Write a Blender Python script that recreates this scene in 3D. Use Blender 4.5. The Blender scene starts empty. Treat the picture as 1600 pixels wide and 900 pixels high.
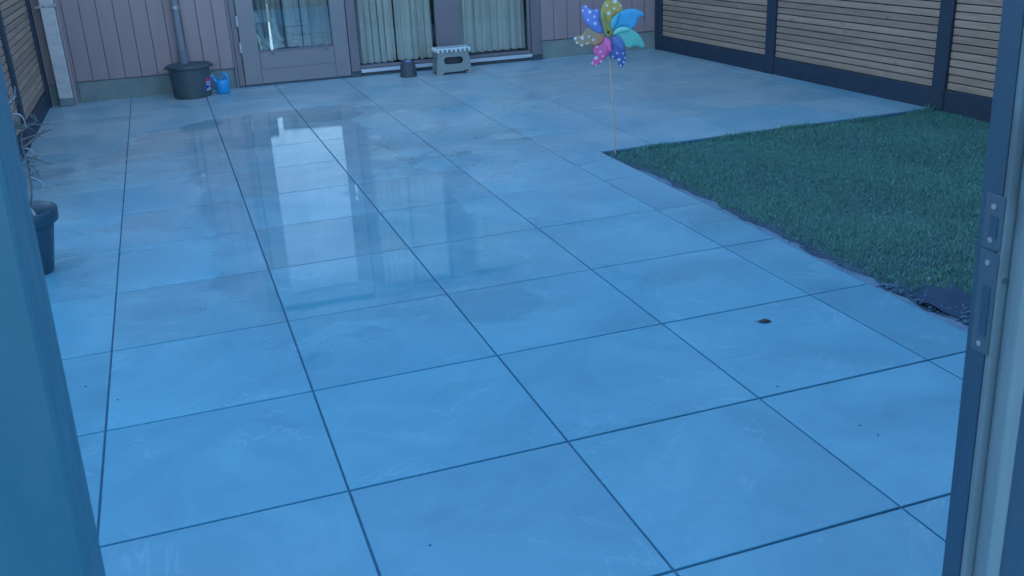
import bpy, bmesh, math, random
import numpy as np
from mathutils import Vector, Matrix
random.seed(7); rng = np.random.default_rng(7)
S = bpy.context.scene; COL = S.collection
T = 0.6                                   # tile size in metres

# ------------------------------------------------------------------ camera
cam = bpy.data.cameras.new('camera'); camo = bpy.data.objects.new('camera', cam); COL.objects.link(camo)
CAMX = (0.34387, -2.15078, 1.35450)
yaw, pitch, roll = 0.322103963, 0.371425117, -0.0500186481
cy, sy, cp, sp = math.cos(yaw), math.sin(yaw), math.cos(pitch), math.sin(pitch)
fwd = Vector((sy*cp, cy*cp, -sp)); rgt = Vector((cy, -sy, 0)); up = rgt.cross(fwd)
r2 = math.cos(roll)*rgt + math.sin(roll)*up; u2 = -math.sin(roll)*rgt + math.cos(roll)*up
M = Matrix((r2, u2, -fwd)).transposed().to_4x4(); M.translation = Vector(CAMX)
camo.matrix_world = M
cam.sensor_width = 36; cam.lens = 34.232; cam.clip_start = .05; cam.clip_end = 500
cam.dof.use_dof = True; cam.dof.focus_distance = 4.5; cam.dof.aperture_fstop = 16.0
S.camera = camo

# ------------------------------------------------------------------ sky, sun, exposure
SUN_EL, SUN_AZ = math.radians(24), math.radians(-8)        # behind the house: its added upper walls keep the garden in shade
w = bpy.data.worlds.new('World'); S.world = w; w.use_nodes = True
nt = w.node_tree; bg = nt.nodes['Background']
sk = nt.nodes.new('ShaderNodeTexSky'); sk.sky_type = 'NISHITA'; sk.sun_disc = False
sk.sun_elevation = SUN_EL; sk.sun_rotation = SUN_AZ; sk.ozone_density = 1.6; sk.air_density = 1.0; sk.dust_density = 0.6
nt.links.new(sk.outputs[0], bg.inputs[0]); bg.inputs[1].default_value = 0.13
sl = bpy.data.lights.new('sun', 'SUN'); sl.energy = 2.5; sl.angle = math.radians(.5); sl.color = (1, .93, .82)
so = bpy.data.objects.new('sun', sl); COL.objects.link(so)
sd = Vector((math.sin(SUN_AZ)*math.cos(SUN_EL), math.cos(SUN_AZ)*math.cos(SUN_EL), math.sin(SUN_EL)))
so.rotation_euler = (-sd).to_track_quat('-Z', 'Y').to_euler()
S.view_settings.view_transform = 'Standard'; S.view_settings.look = 'None'
S.view_settings.exposure = 2.2; S.view_settings.gamma = 1.0

# ------------------------------------------------------------------ helpers
def tag(o, label=None, cat=None, group=None, kind=None):
    if label: o['label'] = label
    if cat: o['category'] = cat
    if group: o['group'] = group
    if kind: o['kind'] = kind
    return o
def empty(name, loc=(0,0,0), rz=0):
    o = bpy.data.objects.new(name, None); COL.objects.link(o); o.location = loc; o.rotation_euler = (0,0,rz)
    o.empty_display_size = .1; return o
def mesh(bm, mats, smooth=False, auto=None):
    me = bpy.data.meshes.new('m'); bm.to_mesh(me); bm.free()
    for m in (mats if isinstance(mats, (list, tuple)) else [mats]): me.materials.append(m)
    if smooth:
        for p in me.polygons: p.use_smooth = True
        if auto: me.set_sharp_from_angle(angle=math.radians(auto))
    return me
def obj(name, me, parent=None, loc=(0,0,0), rot=(0,0,0)):
    me.name = name if me.users == 0 else me.name
    o = bpy.data.objects.new(name, me); COL.objects.link(o); o.location = loc; o.rotation_euler = rot
    if parent: o.parent = parent
    return o
def box(bm, x0, x1, y0, y1, z0, z1, bev=0.0, mi=0, seg=1):
    r = bmesh.ops.create_cube(bm, size=1.0)
    vs = r['verts']
    for v in vs:
        v.co = Vector((x0+(v.co.x+.5)*(x1-x0), y0+(v.co.y+.5)*(y1-y0), z0+(v.co.z+.5)*(z1-z0)))
    es = list({e for v in vs for e in v.link_edges}); fs = list({f for v in vs for f in v.link_faces})
    for f in fs: f.material_index = mi
    if bev > 0: bmesh.ops.bevel(bm, geom=es, offset=bev, segments=seg, affect='EDGES', profile=.6, clamp_overlap=True)
    return bm
def bx(name, x0, x1, y0, y1, z0, z1, mat, parent, bev=.0025, seg=1):
    bm = bmesh.new(); box(bm, x0, x1, y0, y1, z0, z1, bev, 0, seg)
    return obj(name, mesh(bm, mat), parent)
def tube(bm, pts, rad, n=10, cap=True):
    pts = [Vector(p) for p in pts]; rings = []
    rs = rad if isinstance(rad, (list, tuple)) else [rad]*len(pts)
    ref = Vector((0,0,1))
    for i, p in enumerate(pts):
        t = (pts[min(i+1, len(pts)-1)] - pts[max(i-1, 0)]).normalized()
        a = t.cross(ref)
        if a.length < .05: a = t.cross(Vector((1,0,0)))
        a.normalize(); b = t.cross(a).normalized(); ref = ref if abs(t.dot(ref)) < .95 else Vector((1,0,0))
        rings.append([bm.verts.new(p + rs[i]*(math.cos(2*math.pi*k/n)*a + math.sin(2*math.pi*k/n)*b)) for k in range(n)])
    for A, B in zip(rings, rings[1:]):
        for k in range(n): bm.faces.new((A[k], A[(k+1)%n], B[(k+1)%n], B[k]))
    if cap: bm.faces.new(rings[0][::-1]); bm.faces.new(rings[-1])
def lathe(bm, prof, n=40, c=(0,0), sx=1, sy=1):
    rings = []
    for r, z in prof:
        rings.append([bm.verts.new((c[0]+sx*r*math.cos(2*math.pi*k/n), c[1]+sy*r*math.sin(2*math.pi*k/n), z)) for k in range(n)])
    for A, B in zip(rings, rings[1:]):
        for k in range(n): bm.faces.new((A[k], A[(k+1)%n], B[(k+1)%n], B[k]))
    bm.faces.new(rings[0][::-1]); bm.faces.new(rings[-1])

# ------------------------------------------------------------------ materials
def mat(name): 
    m = bpy.data.materials.new(name); m.use_nodes = True
    N = m.node_tree.nodes; L = m.node_tree.links; return m, N, L, N['Principled BSDF']
def nd(N, t, **k):
    n = N.new(t)
    for a, b in k.items(): setattr(n, a, b)
    return n
def rampn(N, stops, interp='LINEAR'):
    r = N.new('ShaderNodeValToRGB'); r.color_ramp.interpolation = interp; e = r.color_ramp.elements
    while len(e) < len(stops): e.new(.5)
    for q, (p, c) in zip(e, stops):
        q.position = p; q.color = (*c, 1) if len(c) == 3 else c
    return r
def coords(N, L, world=False, rnd=True):
    if world: return N.new('ShaderNodeNewGeometry').outputs['Position']
    tc = N.new('ShaderNodeTexCoord').outputs['Object']
    if not rnd: return tc
    oi = N.new('ShaderNodeObjectInfo'); c = nd(N, 'ShaderNodeVectorMath', operation='MULTIPLY_ADD')
    cb = N.new('ShaderNodeCombineXYZ')
    ml = nd(N, 'ShaderNodeMath', operation='MULTIPLY'); ml.inputs[1].default_value = 7.3
    L.new(oi.outputs['Random'], ml.inputs[0]); L.new(oi.outputs['Random'], cb.inputs[0]); L.new(ml.outputs[0], cb.inputs[1]); L.new(oi.outputs['Random'], cb.inputs[2])
    L.new(cb.outputs[0], c.inputs[0]); c.inputs[1].default_value = (37, 19, 53); L.new(tc, c.inputs[2])
    return c.outputs[0]
def noise(N, L, co, scale, detail=5, rough=.55, dist=0, sc3=None):
    n = N.new('ShaderNodeTexNoise'); n.inputs['Scale'].default_value = scale; n.inputs['Detail'].default_value = detail
    n.inputs['Roughness'].default_value = rough; n.inputs['Distortion'].default_value = dist
    if sc3:
        mp = nd(N, 'ShaderNodeVectorMath', operation='MULTIPLY'); mp.inputs[1].default_value = sc3; L.new(co, mp.inputs[0]); co = mp.outputs[0]
    L.new(co, n.inputs['Vector']); return n.outputs['Fac']
def mix(N, L, fac, a, b, mode='MIX'):
    m = nd(N, 'ShaderNodeMix', data_type='RGBA', blend_type=mode)
    for s, v in ((0, fac), (6, a), (7, b)):
        if isinstance(v, (int, float)): m.inputs[s].default_value = v
        elif isinstance(v, tuple): m.inputs[s].default_value = (*v, 1)
        else: L.new(v, m.inputs[s])
    return m.outputs[2]
def mrange(N, L, v, a, b, c, d):
    m = N.new('ShaderNodeMapRange'); L.new(v, m.inputs[0])
    for i, q in enumerate((a, b, c, d)): m.inputs[i+1].default_value = q
    return m.outputs[0]
def bump(N, L, h, P, dist=.002, strength=1.0):
    b = N.new('ShaderNodeBump'); b.inputs['Distance'].default_value = dist; b.inputs['Strength'].default_value = strength
    L.new(h, b.inputs['Height']); L.new(b.outputs[0], P.inputs['Normal'])
def simple(name, c, c2=None, rough=.5, scale=8, sc3=None, bdist=.0006, bscale=60, rnd=True, metal=0, rv=.12):
    m, N, L, P = mat(name); co = coords(N, L, rnd=rnd)
    c2 = c2 or tuple(x*.72 for x in c)
    f = noise(N, L, co, scale, 6, .6, .2, sc3)
    r = rampn(N, [(.3, c2), (.7, c)]); L.new(f, r.inputs[0]); L.new(r.outputs[0], P.inputs['Base Color'])
    g = noise(N, L, co, bscale, 4, .6, 0, sc3)
    L.new(mrange(N, L, g, .3, .7, max(0, rough-rv), min(1, rough+rv)), P.inputs['Roughness'])
    P.inputs['Metallic'].default_value = metal
    bump(N, L, g, P, bdist); return m

def tile_mat():
    m, N, L, P = mat('blue_slate_porcelain'); co = coords(N, L); wp = coords(N, L, world=True)
    oi = N.new('ShaderNodeObjectInfo')
    cloud = noise(N, L, co, 2.2, 8, .62, 1.1)
    fine = noise(N, L, co, 14, 9, .72, .6, (1, 1.5, 1))
    r = rampn(N, [(.28, (.034,.245,.375)), (.5, (.052,.315,.455)), (.72, (.085,.385,.53))]); L.new(cloud, r.inputs[0])
    sc = nd(N, 'ShaderNodeMath', operation='MULTIPLY'); L.new(mrange(N, L, noise(N, L, co, 75, 5, .75, .5, (1, 1.6, 1)), .54, .64, 0, .20), sc.inputs[0]); L.new(mrange(N, L, noise(N, L, co, 4.5, 5, .6, .7), .56, .68, 0, 1), sc.inputs[1])
    c = mix(N, L, sc.outputs[0], r.outputs[0], (.02,.13,.24))
    # thin pale veins, present only here and there
    vn = noise(N, L, co, 1.7, 7, .6, 1.3)
    ab = nd(N, 'ShaderNodeMath', operation='SUBTRACT'); ab.inputs[1].default_value = .5; L.new(vn, ab.inputs[0])
    aa = nd(N, 'ShaderNodeMath', operation='ABSOLUTE'); L.new(ab.outputs[0], aa.inputs[0])
    line = mrange(N, L, aa.outputs[0], 0, .010, 1, 0)
    msk = mrange(N, L, noise(N, L, co, 3.1, 3, .5, .4), .47, .58, 0, 1)
    vm = nd(N, 'ShaderNodeMath', operation='MULTIPLY'); L.new(line, vm.inputs[0]); L.new(msk, vm.inputs[1])
    v2 = nd(N, 'ShaderNodeMath', operation='MULTIPLY'); L.new(vm.outputs[0], v2.inputs[0]); v2.inputs[1].default_value = .32
    c = mix(N, L, v2.outputs[0], c, (.26,.56,.72))
    # tile to tile tone
    tone = mrange(N, L, oi.outputs['Random'], 0, 1, .87, 1.09)
    cm = nd(N, 'ShaderNodeVectorMath', operation='SCALE'); L.new(c, cm.inputs[0]); L.new(tone, cm.inputs['Scale'])
    # wet film left by washing: pools in the far left half, streaks elsewhere
    sep = N.new('ShaderNodeSeparateXYZ'); L.new(wp, sep.inputs[0])
    wn = noise(N, L, wp, 1.1, 6, .6, .6, (1, 1.5, 1))
    dx = mrange(N, L, sep.outputs[0], 2.0, 3.6, 1, 0); dy = mrange(N, L, sep.outputs[1], 5.9, 4.9, 0, 1); dy2 = mrange(N, L, sep.outputs[1], .6, 2.4, .35, 1)
    a1 = nd(N, 'ShaderNodeMath', operation='MULTIPLY'); L.new(dx, a1.inputs[0]); L.new(dy, a1.inputs[1])
    a2 = nd(N, 'ShaderNodeMath', operation='MULTIPLY'); L.new(a1.outputs[0], a2.inputs[0]); L.new(dy2, a2.inputs[1])
    cx1 = mrange(N, L, sep.outputs[0], .35, .62, 0, 1); cx2 = mrange(N, L, sep.outputs[0], 1.38, 1.65, 1, 0); cy1 = mrange(N, L, sep.outputs[1], .3, 2.2, 0, 1); cy2 = mrange(N, L, sep.outputs[1], 5.25, 5.5, 1, 0)
    pr = None
    for q in (cx1, cx2, cy1, cy2):
        if pr is None: pr = q; continue
        k_ = nd(N, 'ShaderNodeMath', operation='MULTIPLY'); L.new(pr, k_.inputs[0]); L.new(q, k_.inputs[1]); pr = k_.outputs[0]
    a4 = nd(N, 'ShaderNodeMath', operation='MULTIPLY_ADD'); L.new(pr, a4.inputs[0]); a4.inputs[1].default_value = .50; L.new(wn, a4.inputs[2])
    a3 = nd(N, 'ShaderNodeMath', operation='MULTIPLY_ADD'); L.new(a2.outputs[0], a3.inputs[0]); a3.inputs[1].default_value = .10; L.new(a4.outputs[0], a3.inputs[2])
    w0 = mrange(N, L, a3.outputs[0], .62, .72, 0, 1)
    reg = nd(N, 'ShaderNodeMath', operation='ADD'); L.new(a2.outputs[0], reg.inputs[0]); L.new(pr, reg.inputs[1])
    wm = nd(N, 'ShaderNodeMath', operation='MULTIPLY'); L.new(w0, wm.inputs[0]); L.new(mrange(N, L, reg.outputs[0], .05, .75, .0, 1), wm.inputs[1]); wet = wm.outputs[0]
    dark = mrange(N, L, wet, 0, 1, 1, .92)
    # near-to-far light gradient painted in colour: dry pale by house, deep blue by gate
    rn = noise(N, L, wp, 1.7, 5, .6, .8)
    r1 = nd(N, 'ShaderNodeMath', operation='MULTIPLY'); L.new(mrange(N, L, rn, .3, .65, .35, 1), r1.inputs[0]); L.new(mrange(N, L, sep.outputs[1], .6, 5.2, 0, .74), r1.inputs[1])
    cgrad = mix(N, L, r1.outputs[0], cm.outputs[0], (.50,.60,.60))
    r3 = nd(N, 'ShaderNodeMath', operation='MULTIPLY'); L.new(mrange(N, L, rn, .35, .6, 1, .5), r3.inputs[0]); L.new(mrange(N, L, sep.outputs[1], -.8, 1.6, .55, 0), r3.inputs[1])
    cgrad = mix(N, L, r3.outputs[0], cgrad, (.012,.22,.39))
    cw = nd(N, 'ShaderNodeVectorMath', operation='SCALE'); L.new(cgrad, cw.inputs[0]); L.new(dark, cw.inputs['Scale'])
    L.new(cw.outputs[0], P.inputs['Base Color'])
    dry = mrange(N, L, fine, .3, .7, .28, .42)
    ro = nd(N, 'ShaderNodeMix', data_type='FLOAT'); L.new(wet, ro.inputs[0]); L.new(dry, ro.inputs[2]); ro.inputs[3].default_value = .02
    L.new(ro.outputs[0], P.inputs['Roughness']); P.inputs['Specular IOR Level'].default_value = .6
    hh = nd(N, 'ShaderNodeMath', operation='MULTIPLY_ADD'); L.new(vm.outputs[0], hh.inputs[0]); hh.inputs[1].default_value = .5; L.new(mrange(N, L, fine, 0, 1, 0, .22), hh.inputs[2])
    h2 = nd(N, 'ShaderNodeMath', operation='MULTIPLY_ADD'); L.new(noise(N, L, co, 7, 4, .5, .8, (1, 2.5, 1)), h2.inputs[0]); h2.inputs[1].default_value = 2.0; L.new(hh.outputs[0], h2.inputs[2])
    bs = mrange(N, L, wet, 0, 1, .18, .05)
    b = N.new('ShaderNodeBump'); b.inputs['Distance'].default_value = .0009; L.new(bs, b.inputs['Strength']); L.new(h2.outputs[0], b.inputs['Height'])
    rp = noise(N, L, wp, 26, 5, .6, 1.2, (.45, 1.3, 1)); q = None
    for v_ in (mrange(N, L, sep.outputs[0], 1.35, 1.6, 0, 1), mrange(N, L, sep.outputs[0], 2.3, 2.5, 1, 0), mrange(N, L, sep.outputs[1], 2.95, 3.2, 0, 1), mrange(N, L, sep.outputs[1], 3.75, 4.1, 1, 0), mrange(N, L, noise(N, L, wp, 3.2, 3), .42, .56, 0, 1)):
        if q is None: q = v_; continue
        k_ = nd(N, 'ShaderNodeMath', operation='MULTIPLY'); L.new(q, k_.inputs[0]); L.new(v_, k_.inputs[1]); q = k_.outputs[0]
    b2 = N.new('ShaderNodeBump'); b2.inputs['Distance'].default_value = .022; L.new(q, b2.inputs['Strength']); L.new(rp, b2.inputs['Height']); L.new(b.outputs[0], b2.inputs['Normal']); L.new(b2.outputs[0], P.inputs['Normal'])
    return m
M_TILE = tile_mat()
M_GROUT = simple('grout_sand', (.045,.15,.24), rough=.9, scale=40, bdist=.002)
M_SOIL = simple('damp_soil', (.045,.115,.165), (.02,.06,.10), rough=.9, scale=14, bdist=.006, bscale=45, rnd=False)
M_GROUND = simple('garden_earth', (.05,.06,.05), rough=.95, scale=3, rnd=False)
M_EDGE = simple('rough_concrete', (.13,.27,.38), (.09,.20,.30), rough=.85, scale=11, bdist=.005, bscale=70, rnd=False)
M_CLAD = simple('grey_cladding_paint', (.30,.25,.268), (.265,.222,.240), rough=.5, scale=3, sc3=(3,3,.5), bdist=.0008, bscale=26)
M_DOOR = simple('grey_door_paint', (.215,.23,.255), (.195,.205,.23), rough=.4, scale=3, bdist=.0002, bscale=30)
M_FRAME = simple('grey_frame_paint', (.17,.17,.20), (.15,.15,.18), rough=.42, scale=4, bdist=.0003)
M_DARK = simple('dark_rubber', (.055,.09,.12), rough=.6)
M_PLINTH = simple('concrete_plinth', (.205,.27,.27), (.14,.20,.21), rough=.85, scale=7, bdist=.002, bscale=50)
M_SILL = simple('white_aluminium', (.50,.58,.64), (.38,.46,.54), rough=.35, scale=14, sc3=(.6,1,4))
M_POSTW = simple('pale_limewashed_board', (.54,.56,.57), (.40,.43,.45), rough=.7, scale=5, sc3=(1,1,4), bdist=.002, bscale=25)
M_STEEL = simple('galvanised_steel', (.55,.58,.62), (.38,.41,.46), rough=.35, scale=20, metal=.8)
M_PIPE = simple('grey_pvc', (.19,.225,.27), (.14,.175,.22), rough=.45, scale=6)
M_FENCED = simple('dark_stained_fence_frame', (.022,.045,.078), (.014,.033,.062), rough=.6, scale=6, sc3=(2,1,2), bdist=.001)
def slat_mat():
    m, N, L, P = mat('brown_fence_slat'); co = coords(N, L); oi = N.new('ShaderNodeObjectInfo')
    f = noise(N, L, co, 4, 7, .65, .8, (6, .7, 9)); r = rampn(N, [(.28, (.25,.200,.160)), (.5, (.33,.252,.200)), (.75, (.41,.31,.24))]); L.new(f, r.inputs[0])
    kn = noise(N, L, co, 3.5, 2, .5, 0, (2, 2.2, 4)); c = mix(N, L, mrange(N, L, kn, .68, .74, 0, .6), r.outputs[0], (.16,.10,.08))
    v = nd(N, 'ShaderNodeVectorMath', operation='SCALE'); L.new(c, v.inputs[0]); L.new(mrange(N, L, oi.outputs['Random'], 0, 1, .82, 1.12), v.inputs['Scale'])
    L.new(v.outputs[0], P.inputs['Base Color']); P.inputs['Roughness'].default_value = .62; bump(N, L, f, P, .0015); return m
M_SLAT = slat_mat()
M_BLUEPOST = simple('blue_gate_paint', (.016,.118,.200), (.013,.104,.182), rough=.5, scale=3, sc3=(2,2,.6), bdist=.0004, bscale=18, rnd=False)
M_JAMB = simple('dark_blue_jamb_paint', (.012,.066,.128), (.009,.05,.10), rough=.55, scale=4, sc3=(3,3,.5), rnd=False)
def timber_mat(name, a, b):
    m, N, L, P = mat(name); co = coords(N, L)
    f = noise(N, L, co, 9, 8, .7, .5, (5, 5, .35)); r = rampn(N, [(.3, b), (.7, a)]); L.new(f, r.inputs[0])
    kn = noise(N, L, co, 6, 2, .4, 0, (1.5, 1.5, .7)); c = mix(N, L, mrange(N, L, kn, .66, .72, 0, .5), r.outputs[0], tuple(x*.45 for x in b))
    L.new(c, P.inputs['Base Color']); P.inputs['Roughness'].default_value = .7; bump(N, L, f, P, .0012); return m
M_TIMBER = timber_mat('grey_blue_timber', (.095,.175,.225), (.07,.135,.18))
M_TIMBER2 = timber_mat('pale_blue_timber', (.115,.215,.275), (.085,.165,.22))
M_BLACKP = simple('black_plastic', (.04,.065,.085), (.035,.055,.075), rough=.45, scale=5)
M_TUB = simple('black_rubber_tub', (.055,.09,.108), (.045,.078,.095), rough=.5, scale=5)
M_BLUEP = simple('light_blue_plastic', (.018,.31,.68), (.015,.27,.62), rough=.35, scale=5)
M_WHITEP = simple('white_plastic', (.62,.76,.78), (.52,.66,.70), rough=.4, scale=9)
M_GREYP = simple('grey_plastic', (.20,.27,.27), (.17,.235,.24), rough=.45, scale=6)
M_DGREYP = simple('dark_grey_plastic', (.04,.065,.09), rough=.5)
M_POT = simple('dark_blue_pot_plastic', (.014,.070,.120), (.010,.055,.10), rough=.4, scale=5)
M_TWIG = simple('dry_twig', (.085,.12,.14), (.045,.07,.085), rough=.8, scale=30)
M_STEMW = simple('bleached_stem', (.30,.40,.46), (.18,.27,.34), rough=.75, scale=30)
M_LEAF = simple('dead_leaf_brown', (.035,.045,.05), (.018,.028,.035), rough=.7, scale=60)
M_STICK = simple('bamboo_stick', (.48,.44,.34), (.38,.35,.27), rough=.5, scale=20, sc3=(1,1,.2))
M_CURT = None
def curtain_mat():
    m, N, L, P = mat('sheer_grey_curtain'); co = coords(N, L)
    f = noise(N, L, co, 9, 5, .6, .2, (1, 1, .12)); r = rampn(N, [(.3, (.56,.52,.48)), (.7, (.78,.73,.67))]); L.new(f, r.inputs[0])
    L.new(r.outputs[0], P.inputs['Base Color']); P.inputs['Roughness'].default_value = .9
    tr = N.new('ShaderNodeBsdfTransparent'); ms = N.new('ShaderNodeMixShader'); ms.inputs[0].default_value = .12
    L.new(P.outputs[0], ms.inputs[1]); L.new(tr.outputs[0], ms.inputs[2]); L.new(ms.outputs[0], N['Material Output'].inputs[0]); return m
M_CURT = curtain_mat()
def glass_mat(name, ior, bs):
    m, N, L, P = mat(name); N.remove(P)
    lw = N.new('ShaderNodeLayerWeight'); pw5 = nd(N, 'ShaderNodeMath', operation='POWER'); L.new(lw.outputs['Facing'], pw5.inputs[0]); pw5.inputs[1].default_value = 5.0; fr = nd(N, 'ShaderNodeMath', operation='MULTIPLY_ADD'); L.new(pw5.outputs[0], fr.inputs[0]); fr.inputs[1].default_value = .9; fr.inputs[2].default_value = ior
    gl = N.new('ShaderNodeBsdfGlossy'); gl.inputs['Roughness'].default_value = .01; gl.inputs['Color'].default_value = (.9,.96,1,1)
    tr = N.new('ShaderNodeBsdfTransparent'); tr.inputs[0].default_value = (.86,.92,.92,1)
    ms = N.new('ShaderNodeMixShader'); L.new(fr.outputs[0], ms.inputs[0]); L.new(tr.outputs[0], ms.inputs[1]); L.new(gl.outputs[0], ms.inputs[2])
    co = coords(N, L); b = N.new('ShaderNodeBump'); b.inputs['Distance'].default_value = .002; b.inputs['Strength'].default_value = bs
    L.new(noise(N, L, co, 3, 2), b.inputs['Height']); L.new(b.outputs[0], gl.inputs['Normal'])
    L.new(ms.outputs[0], N['Material Output'].inputs[0]); return m
M_GLASS = glass_mat('window_glass', .05, .03); M_GLASSD = glass_mat('door_glass', .17, .01)
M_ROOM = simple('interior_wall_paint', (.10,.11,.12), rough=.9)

# ------------------------------------------------------------------ ground and patio
def sheet(name, x0, x1, y0, y1, z, m, kind='structure'):
    bm = bmesh.new(); vs = [bm.verts.new(p) for p in ((x0,y0,z),(x1,y0,z),(x1,y1,z),(x0,y1,z))]; bm.faces.new(vs)
    o = obj(name, mesh(bm, m)); o['kind'] = kind; return o
ground = sheet('ground', -150, 150, -150, 150, -.09, M_GROUND)
LX = 4.418*T                       # lawn side edge of the paving
LY = 4.955*T
bm = bmesh.new()
prev = None
PBX, PBY = 5.20, 7.02
for (a, b, c, d) in ((-1.12*T, LX-.004, -2.6, LY+.004), (-1.12*T, PBX, LY+.004, PBY)):
    box(bm, a, b, c, d, -.08, -.0045)
patio = obj('patio', mesh(bm, M_GROUT)); patio['kind'] = 'structure'
J1, J2 = .0028, .0036              # half joint widths: long joints are the wider ones
TH = .02; mcache = {}
def tile(x0, x1, y0, y1):
    ax, bx_ = x0+J1, x1-J1; ay, by = y0+J2, y1-J2
    wd, hd = round(bx_-ax, 4), round(by-ay, 4)
    if wd < .01 or hd < .01: return
    if (wd, hd) not in mcache:
        bm = bmesh.new(); box(bm, -wd/2, wd/2, -hd/2, hd/2, -TH, 0, .0016, 0, 1); mcache[(wd, hd)] = mesh(bm, M_TILE)
    o = obj('tile', mcache[(wd, hd)], patio, ((ax+bx_)/2, (ay+by)/2, random.uniform(-.0005, .0005)),
            (random.gauss(0, .0004), random.gauss(0, .0004), random.gauss(0, .0004)))
xs_low = [-1.08*T-.01, 0, T, 2*T, 3*T, 4*T, LX]
xs_up = [-1.08*T-.01, 0] + [k*T for k in range(1, 9)] + [PBX]
for j in range(-4, 12):
    y0, y1 = j*T, (j+1)*T
    if j == 11: y1 = PBY
    if j < 4:
        for a, b in zip(xs_low, xs_low[1:]): tile(a, b, y0, y1)
    elif j == 4:
        for a, b in zip(xs_low, xs_low[1:]): tile(a, b, y0, y1)
    else:
        for a, b in zip(xs_up, xs_up[1:]): tile(a, b, y0, y1)

# ------------------------------------------------------------------ lawn
LX0, LX1, LY0, LY1 = LX+.004, 5.12, -.6, 5.0*T-.012
def lawn_h(x, y):
    return .012*np.sin(x*2.1+1)*np.cos(y*1.7) + .008*np.sin(x*5.3+y*4.1) + .012*np.clip((x-LX0-.15)/.5, 0, 1)
n1, n2 = 60, 80
gx, gy = np.meshgrid(np.linspace(LX0, LX1, n1), np.linspace(LY0, LY1, n2)); gz = -.028 + lawn_h(gx, gy)*.9
gz = np.where(gx < LX0+.10, -.022, gz); gz += rng.normal(0, .0025, gz.shape)
V = np.stack([gx, gy, gz], -1).reshape(-1, 3)
F = [(j*n1+i, j*n1+i+1, (j+1)*n1+i+1, (j+1)*n1+i) for j in range(n2-1) for i in range(n1-1)]
me = bpy.data.meshes.new('soil_bed'); me.from_pydata(V.tolist(), [], F); me.materials.append(M_SOIL)
for p in me.polygons: p.use_smooth = True
soil = obj('soil_bed', me); soil['kind'] = 'structure'

def grass_mat():
    m, N, L, P = mat('lawn_grass'); at = N.new('ShaderNodeAttribute'); at.attribute_name = 'tone'; wp = coords(N, L, world=True)
    r = rampn(N, [(0, (.085,.270,.235)), (.5, (.108,.335,.285)), (.85, (.140,.40,.345)), (1, (.30,.66,.60))]); L.new(at.outputs['Fac'], r.inputs[0])
    big = noise(N, L, wp, 2.2, 4, .6, .3); v = nd(N, 'ShaderNodeVectorMath', operation='SCALE'); L.new(r.outputs[0], v.inputs[0]); L.new(mrange(N, L, big, .3, .7, .92, 1.07), v.inputs['Scale'])
    L.new(v.outputs[0], P.inputs['Base Color']); P.inputs['Roughness'].default_value = .55
    tl = N.new('ShaderNodeBsdfTranslucent'); L.new(v.outputs[0], tl.inputs[0]); ms = N.new('ShaderNodeMixShader'); ms.inputs[0].default_value = .25
    L.new(P.outputs[0], ms.inputs[1]); L.new(tl.outputs[0], ms.inputs[2]); L.new(ms.outputs[0], N['Material Output'].inputs[0]); return m
NB = 300000
x = rng.uniform(LX0+.035, LX1-.03, NB); y = rng.uniform(.0, LY1+.004, NB)
edge = (x - LX0)
bound = .085 + .012*np.sin(y*9.3) + .012*np.sin(y*23.1+1) + .05*np.clip(1-(y-.2)/.5, 0, 1.4)   # ragged grass edge along the concrete
bound = np.where(y > 2.55, bound*np.clip((2.95-y)/.4, .1, 1)+.0, bound)
keep = edge > bound*rng.uniform(.75, 1.3, NB)
patch = np.sin(x*7.1+y*3.3)+np.sin(x*3.7-y*8.9)+np.sin(x*15+y*13)*.5
keep &= rng.uniform(0, 1, NB) < np.clip(.9+patch*.12, .45, 1)
keep &= rng.uniform(0, 1, NB) < np.clip((edge-bound)/.12+.35, .2, 1)
x, y = x[keep], y[keep]; n = len(x); z = -.028 + lawn_h(x, y)*.9
hgt = rng.uniform(.008, .021, n)*(1+.12*(np.sin(x*9)+np.sin(y*11+2))); lng = rng.uniform(0, 1, n) < .012; hgt[lng] *= 1.6; fe = y > LY1-.06; hgt[fe] *= rng.uniform(1.1, 2.1, fe.sum())*(1+.35*np.sin(x[fe]*13))
az = rng.uniform(0, 2*np.pi, n); ln = rng.uniform(.15, 1.0, n); wdt = rng.uniform(.0011, .0024, n)
dx_, dy_ = np.cos(az), np.sin(az); px, py = -dy_, dx_
def P3(t, l): return np.stack([x+dx_*hgt*ln*t*t, y+dy_*hgt*ln*t*t, z+hgt*t*(1-.28*ln*t)], -1)
side = np.stack([px, py, np.zeros(n)], -1)
b0 = P3(0, 0); b1 = P3(.55, 0); b2 = P3(1, 0)
W = wdt[:, None]
Vs = np.stack([b0-side*W, b0+side*W, b1+side*W*.8, b1-side*W*.8, b2], 1).reshape(-1, 3)
base = np.arange(n)[:, None]*5
loops = np.concatenate([base+np.array([[0, 1, 2, 3]]), base+np.array([[3, 2, 4]])], 1).reshape(-1)
me = bpy.data.meshes.new('lawn_grass'); me.vertices.add(n*5); me.vertices.foreach_set('co', Vs.astype(np.float32).ravel())
me.loops.add(n*7); me.loops.foreach_set('vertex_index', loops.astype(np.int32))
me.polygons.add(n*2); ls = (np.arange(n)[:, None]*7+np.array([[0, 4]])).ravel(); me.polygons.foreach_set('loop_start', ls.astype(np.int32))
me.polygons.foreach_set('loop_total', np.tile([4, 3], n).astype(np.int32)); me.update(calc_edges=True)
tn = np.clip(rng.normal(.38, .11, n)+.05*patch[keep], 0, .93); st = rng.uniform(0, 1, n) < .010; tn[st] = 1.0
a = me.attributes.new('tone', 'FLOAT', 'POINT'); a.data.foreach_set('value', np.repeat(tn, 5).astype(np.float32))
me.materials.append(grass_mat())
lawn = obj('lawn_grass', me); tag(lawn, 'short blue green lawn beside the paving, filling the right side', 'lawn', kind='stuff')

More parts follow.
